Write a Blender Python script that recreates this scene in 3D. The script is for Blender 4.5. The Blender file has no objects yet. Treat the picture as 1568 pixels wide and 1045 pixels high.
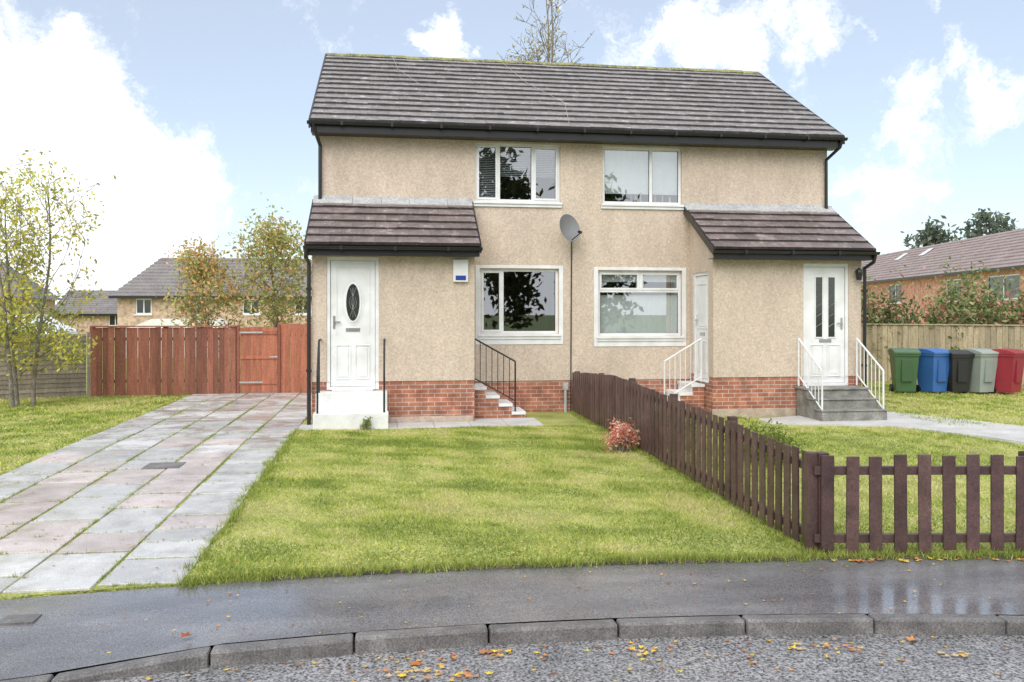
import bpy, math, random
import numpy as np
from mathutils import Vector, Matrix
random.seed(7); rng=np.random.default_rng(7)
sc=bpy.context.scene
# ------------------------------------------------------------------ builders
BQ=((3,2,1,0),(4,5,6,7),(0,1,5,4),(1,2,6,5),(2,3,7,6),(3,0,4,7))
class MB:
    def __init__(s): s.v=[];s.f=[];s.m=[];s.c=[];s.xf=None
    def P(s,p):
        if s.xf is not None: p=s.xf@Vector(p)
        s.v.append((p[0],p[1],p[2])); return len(s.v)-1
    def face(s,pts,mi=0,col=(1,1,1)):
        s.f.append([s.P(p) for p in pts]); s.m.append(mi); s.c.append(col)
    def hexa(s,P,mi=0,col=(1,1,1)):
        i=[s.P(p) for p in P]
        for q in BQ: s.f.append([i[k] for k in q]); s.m.append(mi); s.c.append(col)
    def box(s,x0,x1,y0,y1,z0,z1,mi=0,col=(1,1,1)):
        s.hexa(((x0,y0,z0),(x1,y0,z0),(x1,y1,z0),(x0,y1,z0),(x0,y0,z1),(x1,y0,z1),(x1,y1,z1),(x0,y1,z1)),mi,col)
    def prism(s,poly,a,b,axis='x',mi=0,col=(1,1,1)):
        def mk(p,t): return (t,p[0],p[1]) if axis=='x' else ((p[0],t,p[1]) if axis=='y' else (p[0],p[1],t))
        A=[s.P(mk(p,a)) for p in poly]; B=[s.P(mk(p,b)) for p in poly]; n=len(poly)
        fs=[A[::-1],B]+[[A[k],A[(k+1)%n],B[(k+1)%n],B[k]] for k in range(n)]
        for f in fs: s.f.append(f); s.m.append(mi); s.c.append(col)
    def tube(s,pts,rad,n=8,mi=0,col=(1,1,1),cap=True):
        pts=[Vector(p) for p in pts]
        if not hasattr(rad,'__len__'): rad=[rad]*len(pts)
        rings=[];prev=None
        for i,p in enumerate(pts):
            if i==0: d=pts[1]-p
            elif i==len(pts)-1: d=p-pts[i-1]
            else: d=(pts[i+1]-p).normalized()+(p-pts[i-1]).normalized()
            d.normalize()
            if prev is None:
                a=Vector((0,0,1)) if abs(d.z)<.9 else Vector((1,0,0)); x=d.cross(a).normalized()
            else:
                x=(prev-d*prev.dot(d)).normalized()
            prev=x; y=d.cross(x)
            rings.append([s.P(p+(x*math.cos(2*math.pi*k/n)+y*math.sin(2*math.pi*k/n))*rad[i]) for k in range(n)])
        for i in range(len(rings)-1):
            for k in range(n):
                s.f.append([rings[i][k],rings[i][(k+1)%n],rings[i+1][(k+1)%n],rings[i+1][k]]); s.m.append(mi); s.c.append(col)
        if cap:
            s.f.append(rings[0][::-1]); s.m.append(mi); s.c.append(col)
            s.f.append(rings[-1]); s.m.append(mi); s.c.append(col)
    def obj(s,name,mats,parent=None,bevel=0,smooth=False):
        me=bpy.data.meshes.new(name); me.from_pydata(s.v,[],s.f)
        for m in mats: me.materials.append(m)
        me.polygons.foreach_set('material_index',s.m)
        if smooth: me.polygons.foreach_set('use_smooth',[True]*len(s.f))
        a=me.color_attributes.new('Col','FLOAT_COLOR','CORNER')
        arr=[]
        for f,c in zip(s.f,s.c): arr.extend([c[0],c[1],c[2],1.0]*len(f))
        a.data.foreach_set('color',arr)
        me.update()
        o=bpy.data.objects.new(name,me); sc.collection.objects.link(o)
        if parent: o.parent=parent
        if bevel:
            b=o.modifiers.new('bevel','BEVEL'); b.width=bevel; b.segments=2; b.limit_method='ANGLE'
        return o
def empty(name):
    e=bpy.data.objects.new(name,None); sc.collection.objects.link(e); e.empty_display_size=.3; return e
def mesh_np(name,verts,k,cols,mat,parent=None):
    n=len(verts)//k
    me=bpy.data.meshes.new(name)
    me.vertices.add(len(verts)); me.vertices.foreach_set('co',verts.astype(np.float32).ravel())
    me.loops.add(n*k); me.loops.foreach_set('vertex_index',np.arange(n*k,dtype=np.int32))
    me.polygons.add(n); me.polygons.foreach_set('loop_start',np.arange(0,n*k,k,dtype=np.int32))
    try: me.polygons.foreach_set('loop_total',np.full(n,k,dtype=np.int32))
    except Exception: pass
    me.update(calc_edges=True)
    a=me.color_attributes.new('Col','FLOAT_COLOR','CORNER')
    c=np.ones((n,k,4),dtype=np.float32); c[:,:,:3]=cols[:,None,:]
    a.data.foreach_set('color',c.ravel())
    me.materials.append(mat)
    o=bpy.data.objects.new(name,me); sc.collection.objects.link(o)
    if parent: o.parent=parent
    return o
# ------------------------------------------------------------------ materials
def newmat(name):
    m=bpy.data.materials.new(name); m.use_nodes=True
    nt=m.node_tree; b=nt.nodes['Principled BSDF']; return m,nt,b
def N(nt,t,**kw):
    n=nt.nodes.new(t)
    for k,v in kw.items(): setattr(n,k,v)
    return n
def plain(name,col,rough=.6,metal=0,spec=.5):
    m,nt,b=newmat(name)
    b.inputs['Roughness'].default_value=rough; b.inputs['Metallic'].default_value=metal
    b.inputs['Specular IOR Level'].default_value=spec
    tc=N(nt,'ShaderNodeTexCoord'); no=N(nt,'ShaderNodeTexNoise'); no.inputs['Scale'].default_value=3.5; no.inputs['Detail'].default_value=3
    nt.links.new(tc.outputs['Object'],no.inputs['Vector'])
    r=N(nt,'ShaderNodeValToRGB'); r.color_ramp.elements[0].position=.3; r.color_ramp.elements[1].position=.7
    r.color_ramp.elements[0].color=(col[0]*.88,col[1]*.87,col[2]*.85,1); r.color_ramp.elements[1].color=(min(1,col[0]*1.05),min(1,col[1]*1.05),min(1,col[2]*1.05),1)
    nt.links.new(no.outputs['Fac'],r.inputs['Fac']); nt.links.new(r.outputs['Color'],b.inputs['Base Color'])
    return m
def rough_mat(name,stops,big=.7,fine=60,finemix=.5,bump=.3,bdist=.01,rough=.85,attr=False,roughramp=None,detail=4,stretch=None):
    m,nt,b=newmat(name); L=nt.links.new
    tc=N(nt,'ShaderNodeTexCoord'); n1=N(nt,'ShaderNodeTexNoise'); n1.inputs['Scale'].default_value=big; n1.inputs['Detail'].default_value=detail; n1.inputs['Roughness'].default_value=.65
    if stretch:
        mp=N(nt,'ShaderNodeMapping'); mp.inputs['Scale'].default_value=stretch; L(tc.outputs['Object'],mp.inputs['Vector']); L(mp.outputs[0],n1.inputs['Vector'])
    else: L(tc.outputs['Object'],n1.inputs['Vector'])
    r=N(nt,'ShaderNodeValToRGB'); els=r.color_ramp.elements
    els[0].position=stops[0][0]; els[0].color=(*stops[0][1],1); els[1].position=stops[-1][0]; els[1].color=(*stops[-1][1],1)
    for p,c in stops[1:-1]:
        e=els.new(p); e.color=(*c,1)
    L(n1.outputs['Fac'],r.inputs['Fac'])
    n2=N(nt,'ShaderNodeTexNoise'); n2.inputs['Scale'].default_value=fine; n2.inputs['Detail'].default_value=2
    L(tc.outputs['Object'],n2.inputs['Vector'])
    mr=N(nt,'ShaderNodeMapRange'); mr.inputs['From Min'].default_value=.3; mr.inputs['From Max'].default_value=.7
    mr.inputs['To Min'].default_value=1-finemix; mr.inputs['To Max'].default_value=1+finemix
    L(n2.outputs['Fac'],mr.inputs['Value'])
    mx=N(nt,'ShaderNodeVectorMath',operation='SCALE'); L(r.outputs['Color'],mx.inputs[0]); L(mr.outputs['Result'],mx.inputs['Scale'])
    out=mx.outputs['Vector']
    if attr:
        at=N(nt,'ShaderNodeAttribute'); at.attribute_name='Col'
        mm=N(nt,'ShaderNodeVectorMath',operation='MULTIPLY'); L(out,mm.inputs[0]); L(at.outputs['Vector'],mm.inputs[1]); out=mm.outputs['Vector']
    L(out,b.inputs['Base Color'])
    bp=N(nt,'ShaderNodeBump'); bp.inputs['Strength'].default_value=bump; bp.inputs['Distance'].default_value=bdist
    L(n2.outputs['Fac'],bp.inputs['Height']); L(bp.outputs['Normal'],b.inputs['Normal'])
    b.inputs['Roughness'].default_value=rough
    if roughramp:
        n4=N(nt,'ShaderNodeTexNoise'); n4.inputs['Scale'].default_value=roughramp[0]; n4.inputs['Detail'].default_value=4
        L(tc.outputs['Object'],n4.inputs['Vector'])
        q=N(nt,'ShaderNodeMapRange'); q.inputs['From Min'].default_value=.42; q.inputs['From Max'].default_value=.60
        q.inputs['To Min'].default_value=roughramp[1]; q.inputs['To Max'].default_value=roughramp[2]
        L(n4.outputs['Fac'],q.inputs['Value']); L(q.outputs['Result'],b.inputs['Roughness'])
        if len(roughramp)>3:
            q2=N(nt,'ShaderNodeMapRange'); q2.inputs['From Min'].default_value=.42; q2.inputs['From Max'].default_value=.60
            q2.inputs['To Min'].default_value=bump*.2; q2.inputs['To Max'].default_value=bump; L(n4.outputs['Fac'],q2.inputs['Value']); L(q2.outputs['Result'],bp.inputs['Strength'])
            b.inputs['Specular IOR Level'].default_value=roughramp[3]
    return m
def attr_leaf(name,trans=.35):
    m,nt,b=newmat(name); L=nt.links.new
    at=N(nt,'ShaderNodeAttribute'); at.attribute_name='Col'
    d=N(nt,'ShaderNodeBsdfDiffuse'); L(at.outputs['Color'],d.inputs['Color']); nt.nodes.remove(b)
    t=N(nt,'ShaderNodeBsdfTranslucent'); L(at.outputs['Color'],t.inputs['Color'])
    mx=N(nt,'ShaderNodeMixShader'); mx.inputs[0].default_value=trans
    out=nt.nodes['Material Output']; L(d.outputs[0],mx.inputs[1]); L(t.outputs[0],mx.inputs[2]); L(mx.outputs[0],out.inputs['Surface'])
    return m
def attr_plain(name,rough=.7,finemix=.2,fine=40):
    return rough_mat(name,[(.3,(.85,.85,.85)),(.7,(1.08,1.08,1.08))],big=2.5,fine=fine,finemix=finemix,bump=.25,bdist=.004,rough=rough,attr=True)
def brick_mat(name,c1,c2,mortar,scale=1.0):
    m,nt,b=newmat(name); L=nt.links.new
    tc=N(nt,'ShaderNodeTexCoord'); sp=N(nt,'ShaderNodeSeparateXYZ'); L(tc.outputs['Object'],sp.inputs[0])
    ad=N(nt,'ShaderNodeMath',operation='ADD'); L(sp.outputs[0],ad.inputs[0]); L(sp.outputs[1],ad.inputs[1])
    cb=N(nt,'ShaderNodeCombineXYZ'); L(ad.outputs[0],cb.inputs[0]); L(sp.outputs[2],cb.inputs[1])
    br=N(nt,'ShaderNodeTexBrick'); L(cb.outputs[0],br.inputs['Vector'])
    br.inputs['Color1'].default_value=(*c1,1); br.inputs['Color2'].default_value=(*c2,1); br.inputs['Mortar'].default_value=(*mortar,1)
    br.inputs['Scale'].default_value=1; br.inputs['Brick Width'].default_value=.225*scale; br.inputs['Row Height'].default_value=.075*scale
    br.inputs['Mortar Size'].default_value=.007*scale; br.inputs['Bias'].default_value=0
    n=N(nt,'ShaderNodeTexNoise'); n.inputs['Scale'].default_value=5; n.inputs['Detail'].default_value=5; L(tc.outputs['Object'],n.inputs['Vector'])
    mr=N(nt,'ShaderNodeMapRange'); mr.inputs['From Min'].default_value=.3; mr.inputs['From Max'].default_value=.7; mr.inputs['To Min'].default_value=.65; mr.inputs['To Max'].default_value=1.35
    L(n.outputs['Fac'],mr.inputs['Value'])
    mx=N(nt,'ShaderNodeVectorMath',operation='SCALE'); L(br.outputs['Color'],mx.inputs[0]); L(mr.outputs['Result'],mx.inputs['Scale'])
    L(mx.outputs['Vector'],b.inputs['Base Color']); b.inputs['Roughness'].default_value=.85
    bp=N(nt,'ShaderNodeBump'); bp.invert=True; bp.inputs['Distance'].default_value=.006; bp.inputs['Strength'].default_value=.7; L(br.outputs['Fac'],bp.inputs['Height']); L(bp.outputs['Normal'],b.inputs['Normal'])
    return m
def render_wall_mat():
    m,nt,b=newmat('pebbledash'); L=nt.links.new
    tc=N(nt,'ShaderNodeTexCoord')
    n1=N(nt,'ShaderNodeTexNoise'); n1.inputs['Scale'].default_value=1.7; n1.inputs['Detail'].default_value=6; n1.inputs['Roughness'].default_value=.74
    mp=N(nt,'ShaderNodeMapping'); mp.inputs['Scale'].default_value=(1,1,.35); L(tc.outputs['Object'],mp.inputs['Vector']); L(mp.outputs[0],n1.inputs['Vector'])
    r=N(nt,'ShaderNodeValToRGB'); r.color_ramp.elements[0].position=.26; r.color_ramp.elements[1].position=.66
    r.color_ramp.elements[0].color=(.53,.435,.35,1); r.color_ramp.elements[1].color=(.69,.57,.465,1); L(n1.outputs['Fac'],r.inputs['Fac'])
    v=N(nt,'ShaderNodeTexVoronoi'); v.inputs['Scale'].default_value=62; L(tc.outputs['Object'],v.inputs['Vector'])
    n2=N(nt,'ShaderNodeTexNoise'); n2.inputs['Scale'].default_value=34; n2.inputs['Detail'].default_value=3; L(tc.outputs['Object'],n2.inputs['Vector'])
    mr=N(nt,'ShaderNodeMapRange'); mr.inputs['From Min'].default_value=.3; mr.inputs['From Max'].default_value=.7; mr.inputs['To Min'].default_value=.82; mr.inputs['To Max'].default_value=1.16; L(n2.outputs['Fac'],mr.inputs['Value'])
    mx=N(nt,'ShaderNodeVectorMath',operation='SCALE'); L(r.outputs['Color'],mx.inputs[0]); L(mr.outputs['Result'],mx.inputs['Scale']); L(mx.outputs['Vector'],b.inputs['Base Color'])
    bp=N(nt,'ShaderNodeBump'); bp.invert=True; bp.inputs['Distance'].default_value=.009; bp.inputs['Strength'].default_value=.5; L(v.outputs['Distance'],bp.inputs['Height']); L(bp.outputs['Normal'],b.inputs['Normal'])
    b.inputs['Roughness'].default_value=.9; return m
def glass_mat():
    m,nt,b=newmat('window_glass'); L=nt.links.new
    out=nt.nodes['Material Output']; nt.nodes.remove(b)
    t=N(nt,'ShaderNodeBsdfTransparent'); t.inputs['Color'].default_value=(.8,.84,.83,1)
    g=N(nt,'ShaderNodeBsdfGlossy'); g.inputs['Roughness'].default_value=.01; g.inputs['Color'].default_value=(.95,.97,1,1)
    mx=N(nt,'ShaderNodeMixShader'); mx.inputs[0].default_value=.30
    L(t.outputs[0],mx.inputs[1]); L(g.outputs[0],mx.inputs[2]); L(mx.outputs[0],out.inputs['Surface']); return m
M={}
M['wall']=render_wall_mat()
M['brick']=brick_mat('red_brick',(.46,.18,.105),(.33,.12,.08),(.48,.41,.35))
M['tile']=rough_mat('roof_tile',[(.25,(.17,.153,.153)),(.5,(.25,.23,.228)),(.6,(.31,.288,.285)),(.68,(.52,.51,.50))],big=6.0,fine=50,finemix=.35,bump=.4,bdist=.006,rough=.5,attr=True,detail=6)
M['ridge']=rough_mat('ridge_moss',[(.35,(.17,.16,.12)),(.6,(.33,.33,.13))],big=6,fine=30,finemix=.4,bump=.5,rough=.95)
M['black']=plain('black_upvc',(.018,.018,.02),.35)
M['iron']=plain('black_iron',(.02,.02,.02),.45)
M['white']=plain('white_upvc',(.84,.85,.86),.3)
M['whitepaint']=rough_mat('white_masonry_paint',[(.3,(.68,.68,.67)),(.6,(.84,.84,.84))],big=3,fine=40,finemix=.06,bump=.2,rough=.7)
M['glass']=glass_mat()
M['darkglass']=plain('obscured_glass',(.03,.035,.03),.08,0,.9)
M['room']=plain('room_interior',(.10,.095,.09),.9)
M['curtain']=rough_mat('net_curtain',[(.3,(.68,.72,.72)),(.7,(.82,.84,.84))],big=3,fine=20,finemix=.04,bump=.1,rough=.9)
M['blind']=plain('venetian_blind',(.72,.76,.80),.5)
M['lead']=rough_mat('lead_flashing',[(.3,(.38,.385,.39)),(.7,(.54,.55,.55))],big=5,fine=25,finemix=.2,bump=.4,rough=.6)
M['conc']=rough_mat('concrete',[(.3,(.46,.45,.435)),(.7,(.66,.65,.635))],big=2,fine=70,finemix=.15,bump=.3,rough=.8)
M['beige']=rough_mat('beige_render_base',[(.3,(.35,.28,.22)),(.7,(.60,.49,.40))],big=4,fine=50,finemix=.2,bump=.4,rough=.9)
M['stepdark']=rough_mat('weathered_step',[(.3,(.14,.14,.125)),(.7,(.34,.33,.30))],big=5,fine=60,finemix=.3,bump=.4,rough=.7)
M['slab']=rough_mat('paving_slab',[(.28,(.60,.585,.56)),(.44,(.88,.875,.86)),(.56,(1.02,1.02,1.02)),(.72,(1.16,1.16,1.16))],big=3.0,fine=80,finemix=.2,bump=.35,bdist=.004,rough=.55,attr=True,roughramp=(1.5,.2,.6),detail=8)
M['asph']=rough_mat('wet_asphalt_pavement',[(.3,(.115,.112,.12)),(.5,(.175,.17,.178)),(.7,(.26,.25,.255))],big=1.2,fine=130,finemix=.6,bump=.4,bdist=.003,rough=.4,roughramp=(.75,.06,.34,.95),stretch=(.5,1.4,1),detail=6)
M['road']=rough_mat('wet_road_asphalt',[(.3,(.18,.18,.185)),(.7,(.30,.29,.295))],big=1.3,fine=65,finemix=1.0,bump=.9,bdist=.011,rough=.5,roughramp=(1.0,.16,.42,.9))
M['kerb']=rough_mat('kerb_stone',[(.3,(.095,.088,.087)),(.55,(.19,.178,.175)),(.7,(.27,.255,.25))],big=4,fine=90,finemix=.4,bump=.5,bdist=.006,rough=.35,detail=7)
M['soil']=rough_mat('edge_soil',[(.3,(.05,.042,.03)),(.7,(.13,.12,.06))],big=3,fine=60,finemix=.5,bump=.7,rough=.95)
M['grassbase']=rough_mat('lawn_turf',[(.28,(.19,.21,.05)),(.45,(.32,.35,.09)),(.6,(.46,.47,.15)),(.75,(.52,.46,.25))],big=1.3,fine=55,finemix=.45,bump=.8,bdist=.02,rough=.95)
M['land']=rough_mat('ground_grass',[(.3,(.07,.10,.03)),(.7,(.14,.17,.05))],big=.3,fine=6,finemix=.3,bump=.5,rough=1)
M['leaf']=attr_leaf('leaf'); M['blade']=attr_leaf('grass_blade',.3); M['dead']=attr_leaf('fallen_leaf',.05)
M['bark']=rough_mat('bark',[(.3,(.13,.11,.09)),(.7,(.32,.29,.25))],big=8,fine=40,finemix=.3,bump=.7,rough=.95)
M['picket']=rough_mat('brown_fence_stain',[(.3,(.062,.036,.034)),(.7,(.13,.074,.068))],big=5,fine=60,finemix=.25,bump=.3,bdist=.004,rough=.42,attr=True)
M['redfence']=rough_mat('timber_stain',[(.3,(.72,.72,.72)),(.7,(1.22,1.22,1.22))],big=5,fine=30,finemix=.18,bump=.3,rough=.7,attr=True,stretch=(3,3,.35))
M['attr']=attr_plain('painted_surface')
M['plastic']=rough_mat('bin_plastic',[(.3,(.9,.9,.9)),(.7,(1.05,1.05,1.05))],big=3,fine=60,finemix=.05,bump=.1,rough=.35,attr=True)
M['bgbrick']=brick_mat('buff_brick',(.60,.43,.32),(.52,.36,.26),(.5,.42,.34))
M['bgbrick2']=brick_mat('orange_brick',(.74,.35,.26),(.65,.30,.22),(.58,.38,.30))
M['bgroof']=rough_mat('distant_roof',[(.3,(.19,.17,.17)),(.7,(.28,.255,.25))],big=1,fine=12,finemix=.25,bump=.3,rough=.8)
M['bgroof2']=rough_mat('distant_red_roof',[(.3,(.29,.225,.215)),(.7,(.40,.32,.31))],big=1,fine=12,finemix=.25,bump=.3,rough=.8)
M['dish']=plain('grey_dish',(.22,.22,.23),.5); M['steel']=plain('steel',(.5,.5,.5),.3,.9)
M['blue']=plain('blue_label',(.02,.05,.35),.4)
# ------------------------------------------------------------------ terrain
def kerbY(x):
    dx=x-.6; k=36. if dx>0 else 27.; lim=4.5
    if abs(dx)<=lim: return 5.28-dx*dx/k
    return 5.28-lim*lim/k-(abs(dx)-lim)*2*lim/k
def lawnY(x):
    dx=x-.3; k=68. if dx>0 else 40.; lim=6
    if abs(dx)<=lim: return 6.57-dx*dx/k
    return 6.57-lim*lim/k-(abs(dx)-lim)*2*lim/k
def kerbZ(x): return -.065*min(1,max(0,(-1.06-x)/.85))
def gz(y): return .085*min(1,max(0,(y-6.6)/6.4))
mb=MB(); mb.face([(-900,-900,-.125),(900,-900,-.125),(900,900,-.125),(-900,900,-.125)]); mb.obj('ground',[M['land']])
xs=[-60,-40,-25]+[x*.5 for x in range(-32,50)]+[30,40,60]
mb=MB()
for a,b in zip(xs[:-1],xs[1:]):
    prev=None
    for j,fy in enumerate([0,.4,1,2,3,4,5,6.4,60,160]):
        def pt(x):
            y=lawnY(x)+fy if j<8 else fy+lawnY(0)
            return (x,y,gz(y)+.006)
        cur=(pt(a),pt(b))
        if prev: mb.face([prev[0],prev[1],cur[1],cur[0]])
        prev=cur
    mb.face([(a,lawnY(a),-.12),(b,lawnY(b),-.12),(b,lawnY(b),.006),(a,lawnY(a),.006)])
mb.obj('lawn',[M['grassbase']])
mb=MB()
for a,b in zip(xs[:-1],xs[1:]):
    n=4
    for j in range(n):
        def pt(x,t): 
            y0=kerbY(x)+.115; y1=lawnY(x)-.03; return (x,y0+(y1-y0)*t,kerbZ(x)*(1-t)*(1-t)-.004)
        mb.face([pt(a,j/n),pt(b,j/n),pt(b,(j+1)/n),pt(a,(j+1)/n)])
mb.obj('pavement',[M['asph']])
mb=MB()
for a,b in zip(xs[:-1],xs[1:]): mb.face([(a,-3.2,-.10),(b,-3.2,-.10),(b,kerbY(b)+.05,-.10),(a,kerbY(a)+.05,-.10)])
mb.obj('road',[M['road']])
mb=MB(); mb.box(-60,60,-5.2,-3.2,-.12,0.0); mb.obj('pavement_opposite',[M['asph']])
mb=MB(); x=-1.06-.84*20
while x<24:
    x1=x+.84-.011; y0,y1=kerbY(x),kerbY(x1); z0,z1=kerbZ(x),kerbZ(x1); j=random.uniform(-.005,.005); jy=random.uniform(-.005,.005)
    mb.hexa([(x,y0+jy,-.13),(x1,y1+jy,-.13),(x1,y1+.11,-.13),(x,y0+.11,-.13),(x,y0+jy,z0+j),(x1,y1+jy,z1+j),(x1,y1+.11,z1+j),(x,y0+.11,z0+j)])
    x+=.84
mb.obj('kerb',[M['kerb']],bevel=.018)
mb=MB(); x=-16
while x<16:
    x1=x+.88
    if not(-5<x<-1.6):
        y0,y1=lawnY(x),lawnY(x1); mb.hexa([(x,y0-.035,-.1),(x1,y1-.035,-.1),(x1,y1+.015,-.1),(x,y0+.015,-.1),(x,y0-.035,.012),(x1,y1-.035,.012),(x1,y1+.015,.014),(x,y0+.015,.014)])
    x+=.885
mb.obj('edging_stones',[M['soil']],bevel=.008)
mb=MB(); joints=[]
cols=[-1.52,-2.13,-2.74,-3.36,-3.98,-4.60]
tones=[(.52,.52,.52),(.59,.59,.59),(.48,.48,.475),(.62,.615,.61),(.55,.55,.545)]
pink=[(.58,.505,.485),(.55,.485,.465),(.60,.53,.51)]
for ci in range(len(cols)-1):
    xr,xl=cols[ci]-.012,cols[ci+1]+.012
    y=lawnY((xl+xr)/2)+.035
    while y<20.3:
        ln=random.choice([.62,.62,.92,.62,.46]); g=.009+random.random()*.013
        c=random.choice(pink if (random.random()<(.45 if ci in(1,2,3) else .08) and y<13) else tones)
        kk=random.uniform(.86,1.08); c=tuple(k*kk for k in c)
        dx=random.uniform(-.012,.012); sk=random.uniform(-.014,.014); tl=random.uniform(-.004,.004)
        y0,y1=y+g,y+ln-g; z0,z1=gz(y0)+.022+random.uniform(-.004,.004),gz(y1)+.022+random.uniform(-.004,.004)
        mb.hexa([(xl+dx,y0,z0-.04),(xr+dx,y0+sk,z0-.04),(xr+dx,y1+sk,z1-.04),(xl+dx,y1,z1-.04),(xl+dx,y0,z0),(xr+dx,y0+sk,z0+tl),(xr+dx,y1+sk,z1+tl),(xl+dx,y1,z1)],0,c)
        joints.append((xl,xr,y)); y+=ln
mb.obj('driveway',[M['slab']],bevel=.006)
mb=MB()
for k in range(7):
    a=-1.75+k*.62; mb.box(a,a+.61,14.02,14.73 if a<1.2 else 15.1,0,.10+random.uniform(-.003,.003))
mb.obj('house_path',[M['conc']],bevel=.006)
mb=MB()
poly=[(9.5,15.0),(8.3,14.9),(6.5,14.3),(6.5,13.75),(8.3,13.1),(9.0,11.9),(9.6,9.9),(11.1,9.9),(10.7,12.4)]
mb.prism([(p[0],p[1]) for p in poly[::-1]],0,.108,axis='z'); mb.obj('garden_path',[M['conc']])
# ------------------------------------------------------------------ house
house=empty('semi_detached_house')
def facade(O,U,Nn):
    U=Vector(U);Nn=Vector(Nn)
    return Matrix(((U.x,Nn.x,0,O[0]),(U.y,Nn.y,0,O[1]),(U.z,Nn.z,1,O[2]),(0,0,0,1)))
F=facade((0,16,0),(1,0,0),(0,-1,0)); FP=facade((0,14.75,0),(1,0,0),(0,-1,0))
def panel(mb,xf,u0,u1,z0,z1,holes,n=0,rev=.13,mi=0):
    mb.xf=xf
    us=sorted({u0,u1}|{h[0] for h in holes if u0<h[0]<u1}|{h[1] for h in holes if u0<h[1]<u1})
    zs=sorted({z0,z1}|{h[2] for h in holes if z0<h[2]<z1}|{h[3] for h in holes if z0<h[3]<z1})
    for a,b in zip(us[:-1],us[1:]):
        for c,d in zip(zs[:-1],zs[1:]):
            um,zm=(a+b)/2,(c+d)/2
            if any(h[0]<um<h[1] and h[2]<zm<h[3] for h in holes): continue
            mb.face([(a,n,c),(b,n,c),(b,n,d),(a,n,d)],mi)
    for h in holes:
        a,b,c,d=max(h[0],u0),min(h[1],u1),max(h[2],z0),min(h[3],z1)
        if c>=d or a>=b: continue
        mb.face([(a,n,c),(a,n-rev,c),(a,n-rev,d),(a,n,d)],mi); mb.face([(b,n,c),(b,n,d),(b,n-rev,d),(b,n-rev,c)],mi)
        if h[3]<=z1: mb.face([(a,n,d),(b,n,d),(b,n-rev,d),(a,n-rev,d)],mi)
        if h[2]>=z0: mb.face([(a,n,c),(b,n,c),(b,n-rev,c),(a,n-rev,c)],mi)
    mb.xf=None
XL,XR=-1.33,8.77; YB=23.4
W_UL=(1.59,3.25,4.14,5.27); W_UR=(4.09,5.70,4.14,5.27); W_GL=(1.68,3.22,1.60,2.86); W_GR=(4.00,5.70,1.55,2.84)
wins=[W_UL,W_UR,W_GL,W_GR]
D_L=(-1.095,-.205,.68,2.97); D_R=(7.62,8.53,.64,2.93)
w=MB()
panel(w,F,XL,XR,.70,5.40,wins,n=.015)
panel(w,F,XL,XR,-.1,.70,[],n=0,mi=1)
w.face([(XL,15.985,.70),(XR,15.985,.70),(XR,16,.70),(XL,16,.70)],1)
for X in (XL,XR):
    w.face([(X,15.985,-.1),(X,YB,-.1),(X,YB,5.4),(X,15.985,5.4)],0)
    w.face([(X,15.6,5.4),(X,YB,5.4),(X,19.5,7.75)],0)
w.face([(XL,YB,-.1),(XR,YB,-.1),(XR,YB,5.4),(XL,YB,5.4)],0)
w.face([(3.66,16.05,0),(3.66,YB,0),(3.66,YB,5.4),(3.66,16.05,5.4)],0)
w.face([(XL,16.1,2.98),(XR,16.1,2.98),(XR,YB,2.98),(XL,YB,2.98)],2)
w.face([(XL,16.1,5.38),(XR,16.1,5.38),(XR,YB,5.38),(XL,YB,5.38)],2)
def porch(x0,x1,door,side):
    panel(w,FP,x0,x1,.82,3.15,[door],n=.0,rev=.1); panel(w,FP,x0,x1,-.1,.82,[door],n=-.015,rev=.1,mi=1)
    w.face([(x0,14.75,.82),(x1,14.75,.82),(x1,14.765,.82),(x0,14.765,.82)],1)
    for X,sx in((x0,-1),(x1,1)):
        xf=facade((X,0,0),(0,-1,0) if sx<0 else (0,1,0),(sx,0,0))
        if sx<0:
            hol=[(-15.80,-15.0,.70,2.78)] if side==-1 else []
            panel(w,xf,-15.985,-14.75,.82,3.15,hol,rev=.08); panel(w,xf,-15.985,-14.765,-.1,.82,hol,n=-.015,rev=.06,mi=1)
        else:
            hol=[(15.0,15.80,.70,2.78)] if side==1 else []
            panel(w,xf,14.75,15.985,.82,3.15,hol,rev=.08); panel(w,xf,14.765,15.985,-.1,.82,hol,n=-.015,rev=.06,mi=1)
        w.face([(X,14.75,3.15),(X,15.985,3.15),(X,15.985,3.93)],0)
porch(-1.34,1.46,D_L,1); porch(5.86,8.78,D_R,-1)
w.obj('walls',[M['wall'],M['brick'],M['room']],house)
t=MB(); t.box(-.03,1.44,14.735,14.764,.0,.20); t.box(5.84,7.46,14.735,14.764,.0,.24); t.obj('plinth_base',[M['beige']],house,bevel=.006)
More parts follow.
